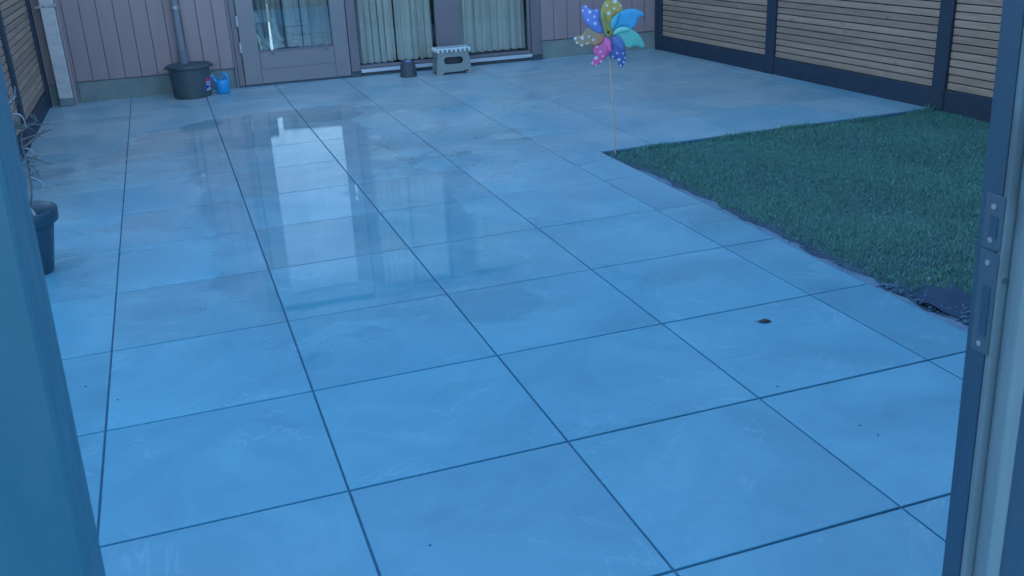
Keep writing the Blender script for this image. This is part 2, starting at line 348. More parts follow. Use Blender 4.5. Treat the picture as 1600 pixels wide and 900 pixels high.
# rough concrete haunching strip along the paving edge, uneven outer side
bm = bmesh.new(); rows = []
ys = np.linspace(-.5, 2.62, 90)
for yy in ys:
    wv = .066 + .014*math.sin(yy*11) + .010*math.sin(yy*27+2) + random.uniform(-.004, .004)
    wv *= min(1, max(.25, (2.66-yy)/.25))
    zz = -.010 + .003*math.sin(yy*31) + random.uniform(-.002, .002)
    rows.append([bm.verts.new(p) for p in ((LX0-.001, yy, -.06), (LX0-.001, yy, zz), (LX0+wv*.6, yy, zz-.003+random.uniform(-.002,.002)), (LX0+wv, yy, -.024), (LX0+wv+.01, yy, -.06))])
for A, B in zip(rows, rows[1:]):
    for k in range(4): bm.faces.new((A[k], A[k+1], B[k+1], B[k]))
edg = obj('concrete_edging', mesh(bm, M_EDGE, True, 40)); tag(edg, 'rough grey concrete haunching strip between paving and lawn', 'edging')
# crumbs and chips in the bare soil at the near corner of the lawn
bm = bmesh.new()
for k in range(420):
    yy = random.uniform(.05, 1.5)**1.0; xx = LX0+.03+abs(random.gauss(0, .05)) + max(0, .45-yy)*random.uniform(0, .5)
    s = random.uniform(.0015, .0065)*(1.4 if yy < .6 else .8)
    r = bmesh.ops.create_icosphere(bm, subdivisions=1, radius=s)
    q = Matrix.Rotation(random.uniform(0, 6), 3, 'Z')
    for v in r['verts']: v.co = q @ Vector((v.co.x*random.uniform(.8,1.6), v.co.y, v.co.z*.6)) + Vector((xx, yy, -.015+s*.3))
o = obj('soil_crumbs', mesh(bm, simple('mortar_crumbs', (.07,.17,.25), (.035,.10,.16), rough=.9))); tag(o, 'grey crumbs and chips of mortar scattered on bare soil at lawn corner', 'rubble', kind='stuff')
# dark torn weed membrane poking out at the near corner
bm = bmesh.new(); G = []
for i in range(14):
    row = []
    for j in range(10):
        u, v = i/13, j/9; xx = LX0+.075+.20*v+.02*math.sin(u*7); yy = .08+.42*u+.03*math.sin(v*9+u*4)
        row.append(bm.verts.new((xx, yy, -.012+.010*math.sin(u*13+v*5)*math.cos(v*8)+.004*random.random())))
    G.append(row)
for i in range(13):
    for j in range(9): bm.faces.new((G[i][j], G[i+1][j], G[i+1][j+1], G[i][j+1]))
o = obj('weed_membrane', mesh(bm, simple('dark_blue_film', (.006,.050,.110), rough=.8, rnd=False), True)); tag(o, 'dark crumpled membrane lying on soil at the near lawn corner', 'membrane')

# ------------------------------------------------------------------ house (annex cladding, added upper and side walls)
HROT = math.atan2(-.29, 9.2)
house = empty('house', (-.6, 6.822, 0), HROT); tag(house, 'grey clad house facade with glazed door and wide sliding window', 'house')
def H(x): return x+.6
# cladding boards
def plank(x0, x1, z0, z1):
    bm = bmesh.new(); box(bm, 0, x1-x0-.004, -.0, .02, z0, z1, .0025)
    obj('plank', mesh(bm, M_CLAD), house, (H(x0), random.uniform(-.0015, .0015), 0))
def planks(a, b, wd, z0, z1):
    k = max(1, round((b-a)/wd)); s = (b-a)/k
    for i in range(k): plank(a+i*s, a+(i+1)*s, z0, z1)
planks(-.70, -.40, .15, .170, 2.62)
planks(-.40, .898, .1298, .172, 2.62)
planks(3.712, 4.92, .134, .172, 2.62)
planks(.898, 3.712, .134, 2.16, 2.62)
bx('plinth', H(-.70), H(-.402), .016, .06, -.05, .168, M_PLINTH, house)
bx('plinth', H(-.398), H(.895), .012, .06, -.05, .166, M_PLINTH, house)
bx('plinth', H(3.712), H(4.92), .012, .06, -.05, .166, M_PLINTH, house)
bx('backing', H(-.70), H(.90), .021, .10, .10, 2.66, M_FRAME, house)
bx('backing', H(3.712), H(4.92), .021, .10, .10, 2.66, M_DARK, house)
bx('lintel', H(.898), H(3.712), .021, .10, 2.16, 2.66, M_DARK, house)
bx('fascia', H(-.9), H(5.05), -.06, .10, 2.64, 2.84, M_FRAME, house)
M_UP = simple('pale_bounce_render', (.55,.56,.56), rough=.8)
bx('shading_upper_wall', H(-9), H(14), .12, .5, 2.66, 5.9, M_UP, house)  # added unseen storey, sized to shade the patio, pale to bounce light
bx('shading_side_wall', H(-9), H(-.72), .03, .5, -.05, 2.655, M_UP, house)  # unseen, added at both sides so the facade shades the whole patio
bx('shading_side_wall', H(4.93), H(14), .03, .5, -.05, 2.655, M_UP, house)
bx('cover_trim', H(.880), H(.903), -.012, .02, .0, 2.15, M_FRAME, house)
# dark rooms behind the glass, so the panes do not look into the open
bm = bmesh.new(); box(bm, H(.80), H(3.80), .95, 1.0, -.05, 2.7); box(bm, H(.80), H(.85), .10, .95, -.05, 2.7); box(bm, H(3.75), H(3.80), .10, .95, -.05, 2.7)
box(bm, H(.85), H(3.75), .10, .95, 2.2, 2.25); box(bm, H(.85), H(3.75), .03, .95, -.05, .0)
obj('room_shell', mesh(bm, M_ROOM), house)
# door
door = bx('door', H(.958), H(1.105), -.018, .032, .018, 2.10, M_DOOR, house, .003)
def dpart(*a, n='rail'): 
    return bx(n, *a, M_DOOR, door, .003)
bm = bmesh.new()
box(bm, H(.958), H(1.1045), -.018, .032, .018, 2.10, .003); box(bm, H(1.7555), H(1.886), -.018, .032, .018, 2.10, .003)
box(bm, H(1.1055), H(1.7545), -.0165, .032, .018, .283, .002); box(bm, H(1.1055), H(1.7545), -.0165, .032, 1.98, 2.10, .002)
old = door.data; door.data = mesh(bm, M_DOOR)
bx('raised_panel', H(1.112), H(1.748), -.0225, -.0168, .145, .262, M_DOOR, door, .002)
bx('glazing_bead', H(1.106), H(1.754), -.010, .012, .2835, .296, M_FRAME, door, .002)
bx('pane', H(1.1055), H(1.7545), .004, .010, .290, 1.98, M_GLASSD, door, 0)
for xx in (1.20, 1.665): bx('drain_slot', H(xx), H(xx+.035), -.0195, -.017, .264, .272, M_DARK, door, .001)
bx('threshold', H(.90), H(1.975), -.01, .03, -.02, .0155, M_DARK, house, .002)
bx('door_jamb', H(.905), H(.953), -.004, .05, .0, 2.15, M_FRAME, house)
for z0 in (.30, .52, 1.75):
    bm = bmesh.new(); tube(bm, [(H(.955), -.026, z0), (H(.955), -.026, z0+.085)], .0085, 10); obj('hinge', mesh(bm, M_SILL, True, 40), door)
bm = bmesh.new(); box(bm, H(1.80), H(1.83), -.026, -.018, .98, 1.14, .003); tube(bm, [(H(1.815), -.02, 1.08), (H(1.815), -.06, 1.08), (H(1.70), -.06, 1.08)], .009, 8)
obj('handle', mesh(bm, M_STEEL, True, 40), door)
bx('frame_post', H(1.893), H(1.975), -.014, .06, .047, 2.15, M_FRAME, house)
bx('post_foot', H(1.889), H(1.979), -.022, .06, -.01, .045, M_DARK, house)
bx('frame_post', H(3.612), H(3.706), -.014, .06, .047, 2.15, M_FRAME, house)
bx('post_foot', H(3.610), H(3.712), -.022, .06, -.01, .045, M_DARK, house)
bx('window_head', H(1.976), H(3.611), -.004, .06, 2.08, 2.15, M_FRAME, house)
# sliding window
win = bx('sliding_window', H(1.977), H(3.610), .012, .05, .066, .092, M_FRAME, house, .002)
bx('sill', H(1.977), H(3.609), -.030, .02, .032, .062, M_SILL, win, .003)
bx('sill_gap', H(1.977), H(3.609), .0, .02, -.02, .031, M_DARK, win, 0)
bx('stile', H(2.700), H(2.925), .006, .045, .093, 2.079, M_FRAME, win, .003)
bx('pane', H(1.978), H(2.699), .020, .026, .093, 2.079, M_GLASS, win, 0)
bx('pane', H(2.926), H(3.609), .028, .034, .093, 2.079, M_GLASS, win, 0)
bx('stile', H(3.585), H(3.6095), .008, .045, .093, 2.079, M_FRAME, win, .002)

# curtains (things of their own, hanging behind the glass)
def curtain(x0, x1, yoff, z0, z1, lab, folds, amp, seed, slant=0.0):
    rnd = random.Random(seed); bm = bmesh.new(); n = 150; ph = [rnd.uniform(0, 6) for _ in range(4)]; rws = []
    for iz in range(9):
        t = iz/8; zz = z0+(z1-z0)*t; row = []
        for i in range(n+1):
            u = i/n; ww = u*folds*2*math.pi
            yy = amp*(math.sin(ww+ph[0]+.8*math.sin(ww*.37+ph[1])) + .35*math.sin(ww*2.1+ph[2]) + .2*math.sin(t*3+ww*.5))
            xx = x0+(x1-x0)*u + .35*amp*math.cos(ww+ph[0]) + slant*(1-t)*(u-.5)
            row.append(bm.verts.new((xx+.6, yoff+yy, zz + (.004*math.sin(ww) if iz == 0 else 0))))
        rws.append(row)
    for A, B in zip(rws, rws[1:]):
        for i in range(n): bm.faces.new((A[i], A[i+1], B[i+1], B[i]))
    o = obj('curtain', mesh(bm, M_CURT, True), None, (-.6, 6.822, 0), (0, 0, HROT))
    tag(o, lab, 'curtain', 'curtains behind the glass')
curtain(1.99, 2.33, .085, .10, 2.08, 'sheer pale curtain behind the glass just right of the door post', 5.5, .019, 1)
curtain(2.335, 2.69, .10, .10, 2.08, 'sheer pale curtain behind the small dark bucket and left of the stool', 5.5, .017, 2)
curtain(2.93, 3.59, .095, .11, 2.08, 'sheer pale curtain behind the right pane of the sliding window', 8, .019, 3)
curtain(1.36, 1.50, .10, .30, 1.98, 'narrow sheer curtain strip in the middle of the glazed door', 2.0, .014, 4)
curtain(1.52, 1.75, .13, .29, 1.98, 'sheer curtain in the right half of the glazed door', 2.2, .020, 5)
curtain(1.10, 1.35, .22, .29, 1.98, 'crumpled sheer curtain in the left half of the glazed door', 4, .025, 6)
# added crumpled white cloth inside the glazed door, imitating a bright reflection
bm = bmesh.new(); G = []; cr = random.Random(3)
for i in range(34):
    row = []; u = i/33
    hh = .34*max(.3, math.exp(-((u-.10)/.13)**2)) + .27*math.exp(-((u-.72)/.12)**2)
    for j in range(30):
        v = j/29; row.append(bm.verts.new((H(1.112)+.21*u+.010*math.sin(v*11+u*6), .035+.012*math.sin(u*19+v*9)+.010*math.sin(v*23-u*11)+cr.uniform(-.003, .003), .30+hh*v+.008*math.sin(u*40)*v)))
    G.append(row)
for i in range(33):
    for j in range(29): bm.faces.new((G[i][j], G[i+1][j], G[i+1][j+1], G[i][j+1]))
o = obj('reflection_sheet', mesh(bm, simple('reflection_white', (.80,.84,.82), (.5,.56,.56), rough=.9, scale=12), True), None, (-.6, 6.822, 0), (0, 0, HROT))
tag(o, 'added white crumpled cloth behind the left side of the door glass', 'stand_in')

# pale post against the wall with its clamp
pw = empty('wall_post', (-.496, 6.74, 0), HROT); tag(pw, 'pale weathered square post standing against the wall in the left corner', 'post')
bx('post', -.053, .053, -.04, .045, .062, 2.5, M_POSTW, pw, .006, 2)
bx('foot', -.056, .056, -.045, .05, .0, .061, M_PLINTH, pw, .006)
bm = bmesh.new(); box(bm, -.062, .062, -.046, -.041, .792, .812, .001); box(bm, -.092, -.056, -.046, -.036, .786, .802, .002); box(bm, .056, .074, -.05, .05, .786, .818, .002)
tube(bm, [(-.075, -.05, .80), (-.075, -.02, .80)], .006, 8); tube(bm, [(.064, -.062, .802), (.064, -.04, .802)], .007, 8)
obj('clamp', mesh(bm, M_STEEL), pw)
bx('bracket_strip', .056, .078, .0, .045, .0, 2.4, M_CLAD, pw, .002)

# downpipe
dp = empty('downpipe', (.470, 6.728, 0), HROT); tag(dp, 'grey round downpipe running down the cladding into the black tub', 'downpipe')
bm = bmesh.new(); tube(bm, [(0, 0, .36), (0, 0, 2.6)], .032, 20); obj('pipe', mesh(bm, M_PIPE, True, 40), dp)
bm = bmesh.new(); lathe(bm, [(.030, .24), (.038, .24), (.040, .30), (.040, .352), (.044, .356), (.044, .372), (.034, .374)], 24); obj('socket', mesh(bm, M_PIPE, True, 30), dp)
bm = bmesh.new(); lathe(bm, [(.0325, .70), (.037, .70), (.037, .728), (.0325, .728)], 24); box(bm, -.008, .008, -.05, -.03, .704, .724, .002); box(bm, -.008, .008, .03, .08, .706, .722, .002)
obj('pipe_clip', mesh(bm, M_STEEL, True, 30), dp)

# black tub under the downpipe
tb = empty('tub', (.500, 6.555, 0), HROT); tag(tb, 'large round black tub under the downpipe with a red and blue sticker', 'tub')
bm = bmesh.new(); lathe(bm, [(.02, 0), (.146, 0), (.152, .006), (.166, .235), (.167, .252), (.160, .250), (.152, .23), (.140, .02), (.02, .018)], 56); obj('tub_body', mesh(bm, M_TUB, True, 35), tb)
bm = bmesh.new(); lathe(bm, [(.165, .240), (.178, .240), (.182, .246), (.182, .262), (.177, .268), (.168, .266), (.161, .258)], 56); obj('rim', mesh(bm, M_TUB, True, 50), tb)
bm = bmesh.new(); lathe(bm, [(.01, .205), (.150, .205), (.150, .208), (.01, .208)], 40); obj('soil_fill', mesh(bm, M_DARK), tb)
for s in (-1, 1):
    bm = bmesh.new(); tube(bm, [(s*.178, -.05, .252), (s*.194, -.03, .248), (s*.194, .03, .248), (s*.178, .05, .252)], .006, 8); obj('grip', mesh(bm, M_TUB, True), tb)
def patch_on_tub(name, a0, a1, z0, z1, m, off=.0015, parent=None):
    bm = bmesh.new(); n = 8; A = []; B = []
    for i in range(n+1):
        a = math.radians(a0+(a1-a0)*i/n)
        for zz, Lq in ((z0, A), (z1, B)):
            r = .152+(.166-.152)*(zz-.006)/.229+off; Lq.append(bm.verts.new((r*math.cos(a), r*math.sin(a), zz)))
    for i in range(n): bm.faces.new((A[i], A[i+1], B[i+1], B[i]))
    return obj(name, mesh(bm, m, True), parent or tb)
mred = simple('sticker_red', (.55,.06,.12), rough=.4); mnavy = simple('sticker_navy', (.04,.06,.42), rough=.4); mwh = simple('sticker_white', (.70,.78,.85), rough=.4)
st = patch_on_tub('sticker', -44, -14, .048, .158, mnavy, .0012)
patch_on_tub('print', -43, -15, .126, .158, mred, .0020, st)
patch_on_tub('print', -43, -15, .116, .125, mwh, .0020, st); patch_on_tub('print', -43, -15, .098, .106, mwh, .0020, st)
for a0, a1, z0, z1 in ((-28, -23, .076, .096), (-32, -25, .071, .077), (-42, -36, .052, .068), (-34, -29, .052, .068), (-27, -23, .053, .070), (-21, -17, .053, .070)):
    patch_on_tub('print', a0, a1, z0, z1, mwh, .0021, st)

# toy watering can
wc = empty('watering_can', (.748, 6.545, 0), math.radians(-4)); tag(wc, 'small light blue watering can beside the black tub', 'watering can')
bm = bmesh.new(); lathe(bm, [(.01, .004), (.048, .004), (.054, .010), (.054, .09), (.050, .108), (.040, .118), (.034, .119), (.034, .112), (.01, .110)], 28, (0, 0), 1.05, .8); obj('body', mesh(bm, M_BLUEP, True, 45), wc)
bm = bmesh.new(); tube(bm, [(-.015, 0, .075), (-.038, 0, .092), (-.058, 0, .118), (-.072, 0, .140)], [.022, .019, .016, .016], 14); obj('spout', mesh(bm, M_BLUEP, True, 50), wc)
bm = bmesh.new(); tube(bm, [(-.068, 0, .134), (-.082, -.003, .156)], [.018, .024], 16); obj('rose', mesh(bm, M_BLUEP, True, 50), wc)
bm = bmesh.new(); tube(bm, [(-.0822, -.0032, .1565), (-.0842, -.0036, .1595)], [.021, .020], 16); obj('rose_face', mesh(bm, M_WHITEP), wc)
bm = bmesh.new(); tube(bm, [(-.012, 0, .112), (-.012, 0, .145), (.000, 0, .163), (.018, 0, .168), (.038, 0, .158), (.050, 0, .130), (.048, 0, .085)], [.010, .010, .012, .013, .014, .014, .014], 12); obj('handle', mesh(bm, M_BLUEP, True, 50), wc)
for s in (-1, 1):
    bm = bmesh.new(); box(bm, s*.03-.012, s*.03+.012, -.03, .03, 0, .006, .002); obj('foot', mesh(bm, simple('can_foot', (.015,.10,.30))), wc)

# folding step stool
stl = empty('step_stool', (2.745, 6.44, 0), math.radians(-3.0)); tag(stl, 'grey folding step stool with white toothed top by the window', 'stool')
def slab(name, quad, holes, th, m, parent, nrm_axis='y'):
    # panel from outline with a rounded slot cut out, extruded
    pass
def panel_slot(w0, w1, h, th, slot, lean, y0, foot=True):
    """trapezoid side panel: width w0 at base, w1 at top, with a capsule slot and a foot notch"""
    bm = bmesh.new(); n = 16
    sw, sh, sz = slot
    outer = []; inner = []
    K = 48
    def edge_pt(a):
        # ray from the slot centre to the outer trapezoid
        dx, dz = math.cos(a), math.sin(a); best = 9
        for (ax, az, bx2, bz) in ((-w0/2, 0, w0/2, 0), (w0/2, 0, w1/2, h), (w1/2, h, -w1/2, h), (-w1/2, h, -w0/2, 0)):
            ex, ez = bx2-ax, bz-az; den = dx*ez-dz*ex
            if abs(den) < 1e-9: continue
            t = ((ax)*ez-(az-sz)*ex)/den; s = ((ax)*dz-(az-sz)*dx)/den
            if t > 0 and -1e-6 <= s <= 1+1e-6: best = min(best, t)
        return (dx*best, sz+dz*best)
    angs = sorted([2*math.pi*i/K for i in range(K)] + [math.atan2(c[1]-sz, c[0]) % (2*math.pi) for c in ((-w0/2, 0), (w0/2, 0), (w1/2, h), (-w1/2, h))])
    for a in angs:
        ox, oz = edge_pt(a)
        if foot and oz < .001 and abs(ox) < w0*.34: oz = .020
        outer.append((ox, oz))
        dx, dz = math.cos(a), math.sin(a); r = sh/2; hw = sw/2-r
        t = 0
        lo, hi = 0, sw
        for _ in range(30):
            md = (lo+hi)/2; qx, qz = dx*md, dz*md; d = math.hypot(max(0, abs(qx)-hw), qz)
            if d < r: lo = md
            else: hi = md
        inner.append((dx*lo, sz+dz*lo))
    def V3(p, k): return (p[0], y0+k*th-lean*(1-p[1]/h), p[1])
    o0 = [bm.verts.new(V3(p, 0)) for p in outer]; o1 = [bm.verts.new(V3(p, 1)) for p in outer]
    i0 = [bm.verts.new(V3(p, 0)) for p in inner]; i1 = [bm.verts.new(V3(p, 1)) for p in inner]
    q = len(angs)
    for k in range(q):
        l = (k+1) % q
        bm.faces.new((o0[k], o0[l], i0[l], i0[k])); bm.faces.new((o1[l], o1[k], i1[k], i1[l]))
        bm.faces.new((o0[l], o0[k], o1[k], o1[l])); bm.faces.new((i0[k], i0[l], i1[l], i1[k]))
    bmesh.ops.remove_doubles(bm, verts=bm.verts, dist=1e-5); bmesh.ops.recalc_face_normals(bm, faces=bm.faces)
    return bm
SHT = .205
bm = panel_slot(.325, .275, SHT, .010, (.175, .062, .118), .028, -.078); obj('side_panel', mesh(bm, M_GREYP), stl)
bm = panel_slot(.325, .275, SHT, .010, (.175, .062, .118), -.028, .068); obj('side_panel', mesh(bm, M_GREYP), stl)
for s in (-1, 1):
    bm = panel_slot(.19, .145, SHT, .008, (.055, .075, .120), .0, 0)
    for v in bm.verts:
        x_, y_, z_ = v.co; v.co = Vector((s*(.158-.022*z_/SHT) + (y_ if s < 0 else -y_), x_, z_))
    obj('leg_panel', mesh(bm, M_GREYP), stl)
bx('inner_core', -.10, .10, -.030, .030, .03, .19, M_DGREYP, stl, .004)
bx('top_deck', -.140, .140, -.080, .080, SHT-.012, SHT+.006, M_GREYP, stl, .003)
bm = bmesh.new(); box(bm, -.150, .150, -.088, .088, SHT+.0065, SHT+.020, .004)
for k in range(8):
    xx = -.146+k*.0405
    for s in (-1, 1): box(bm, xx, xx+.020, s*.0945-.008, s*.0945+.008, SHT-.012, SHT+.019, .003)
for k in range(4):
    for s in (-1, 1): box(bm, s*.1525-.006, s*.1525+.006, -.078+k*.044, -.058+k*.044, SHT-.010, SHT+.018, .002)
top = obj('top', mesh(bm, M_WHITEP), stl)
bm = bmesh.new()
for i in range(11):
    for j in range(6): tube(bm, [(-.13+i*.026, -.066+j*.0264, SHT+.0195), (-.13+i*.026, -.066+j*.0264, SHT+.0225)], .0055, 8)
tag(obj('grip_dots', mesh(bm, M_GREYP), top), kind='stuff')
bx('latch', .085, .125, -.112, -.104, .018, .030, M_DGREYP, stl, .002)

# small dark bucket upside down
cb = empty('small_bucket', (2.349, 6.47, 0), 0); tag(cb, 'small dark bucket standing left of the step stool with a blue scrap on top', 'bucket')
bm = bmesh.new(); lathe(bm, [(.01, 0), (.070, 0), (.073, .004), (.066, .10), (.060, .128), (.054, .135), (.047, .135), (.045, .126), (.01, .125)], 24); obj('shell', mesh(bm, M_DARK, True, 35), cb)
bm = bmesh.new(); lathe(bm, [(.0715, .006), (.076, .006), (.076, .014), (.0712, .014)], 24); obj('rim', mesh(bm, M_TUB, True, 40), cb)
o = bmesh.new(); box(o, -.020, .030, -.026, .018, 0, .010, .003); sc = obj('sponge', mesh(o, simple('periwinkle_sponge', (.18,.26,.85), (.4,.5,.9), rough=.7, scale=30)), None, (2.349, 6.465, .126), (.1, .05, .3))
tag(sc, 'small bright blue sponge lying on top of the small dark bucket', 'sponge')

# ------------------------------------------------------------------ fences
slat_cache = {}
def fence(name, root, posts, face, lab, nslat=34, z0=.138, pitch=.0489, grp=None):
    """posts: list of local y (descending). face=+1: the fence lies on +x side of the garden"""
    pw_ = .055
    for yy in posts:
        bx('post', -.0 if face > 0 else -.09, .09 if face > 0 else 0, yy-pw_, yy+pw_, -.08, 1.86, M_FENCED, root, .003)
    for a, b in zip(posts, posts[1:]):
        ya, yb = b+pw_+.001, a-pw_-.001; ln = yb-ya
        x0, x1 = (.008, .048) if face > 0 else (-.048, -.008)
        bx('gravel_board', x0, x1, ya, yb, -.08, z0-.005, M_FENCED, root, .003)
        bx('top_rail', x0-.01, x1+.01, ya, yb, z0+nslat*pitch+.002, z0+nslat*pitch+.05, M_FENCED, root, .003)
        key = (round(ln, 3), face)
        if key not in slat_cache:
            bm = bmesh.new(); box(bm, -.010, .010, -ln/2, ln/2, 0, pitch-.0065, .004, 0, 1); slat_cache[key] = mesh(bm, M_SLAT)
        for k in range(nslat):
            obj('slat', slat_cache[key], root, ((.032 if face > 0 else -.032)+random.uniform(-.001, .001), (ya+yb)/2, z0+k*pitch+random.uniform(-.0006, .0006)), (0, random.uniform(-.02, .02), 0))
        bxx = (.044, .050) if face > 0 else (-.050, -.044)
        bx('backing_strip', bxx[0], bxx[1], ya, yb, z0, z0+nslat*pitch, M_FENCED, root, 0)
fr = empty('right_fence', (4.872, 6.56, 0), math.radians(2.27)); fr.name = 'slat_fence'
fence('fence', fr, [0, -1.80, -3.625, -5.45, -7.27], 1, '')
tag(fr, 'brown horizontal slat fence with dark posts along the right side behind the lawn', 'fence')
fl = empty('slat_fence', (-.625, 6.765, 0), 0)
fence('fence', fl, [0, -1.68, -3.48], -1, '')
tag(fl, 'brown horizontal slat fence with dark posts in the far left corner', 'fence')

# ------------------------------------------------------------------ plant pot with dry twigs
pt = empty('plant_pot', (-.352, 2.235, 0), 0); tag(pt, 'dark blue plastic plant pot half hidden behind the left gate post', 'plant pot')
bm = bmesh.new(); lathe(bm, [(.01, 0), (.088, 0), (.092, .005), (.132, .215), (.136, .218), (.150, .220), (.153, .225), (.156, .268), (.152, .276), (.144, .276), (.139, .262), (.130, .21), (.085, .02), (.01, .015)], 56); obj('pot_body', mesh(bm, M_POT, True, 35), pt)
bm = bmesh.new(); lathe(bm, [(.01, .195), (.128, .19), (.128, .198), (.01, .205)], 40); obj('potting_soil', mesh(bm, M_SOIL), pt)
pl = empty('dead_plant', (-.352, 2.235, .20), 0); tag(pl, 'dry leafless plant with curled stems growing in the dark pot', 'dead plant')
rr = random.Random(5)
def twig(p0, d, ln, r0, curl, m, n=12, name='stem'):
    bm = bmesh.new(); p = Vector(p0); d = Vector(d).normalized(); pts = [p.copy()]; rs = [r0]
    for i in range(n):
        d = (d + Vector((rr.uniform(-1,1), rr.uniform(-1,1), rr.uniform(-1,1)))*.16 + Vector(curl)*(i/n)).normalized(); p = p + d*ln/n; pts.append(p.copy()); rs.append(r0*(1-.7*i/n))
    tube(bm, pts, rs, 7); obj(name, mesh(bm, m, True), pl); return pts
main = twig((-.02, 0, 0), (.15, 0, 1), .62, .0065, (0, 0, .1), M_TWIG)
m2 = twig((.03, .02, 0), (.25, .1, 1), .50, .005, (.05, 0, 0), M_TWIG)
for k in range(11):
    b = rr.choice(main[4:] + m2[4:]); a = rr.uniform(-.9, .9)
    twig(b, (math.cos(a), math.sin(a), rr.uniform(-.1, .9)), rr.uniform(.05, .12), .0035, (rr.uniform(-.1,.2), 0, rr.uniform(-.2,.3)), M_TWIG)
twig(main[9], (.9, .0, .35), .11, .0035, (.0, 0, -.7), M_STEMW); twig(main[10], (.8, .2, .2), .09, .003, (.1, 0, .7), M_STEMW)
twig(m2[5], (.9, -.2, -.3), .10, .003, (-.3, 0, -.4), M_STEMW); twig((.06, -.02, 0), (.5, -.1, 1), .12, .009, (-.5, 0, .2), M_STEMW); twig(m2[8], (1, 0, -.2), .09, .003, (-.6, 0, -.5), M_STEMW)
for b_, d_, l_ in ((m2[9], (1, .1, .25), .13), (m2[8], (1, -.1, .55), .12), (main[8], (1, .2, -.1), .16), (m2[7], (.9, 0, -.35), .10), (m2[10], (.8, 0, .6), .09)): twig(b_, d_, l_, .0055, (0, 0, .05), M_TWIG, 8)
for k in range(6):   # shrivelled leaf clumps
    b = rr.choice(main[5:11]+m2[5:]); bm = bmesh.new()
    for q in range(7):
        c = Vector(b)+Vector((rr.gauss(0, .02), rr.gauss(0, .02), rr.gauss(0, .03))); a = Vector((rr.gauss(0,1), rr.gauss(0,1), rr.gauss(0,1))).normalized()*rr.uniform(.012, .026); bb = a.orthogonal().normalized()*.006
        vs = [bm.verts.new(c-a), bm.verts.new(c+bb+Vector((0,0,.004))), bm.verts.new(c+a), bm.verts.new(c-bb)]; bm.faces.new(vs)
    obj('dry_leaves', mesh(bm, M_TWIG), pl)

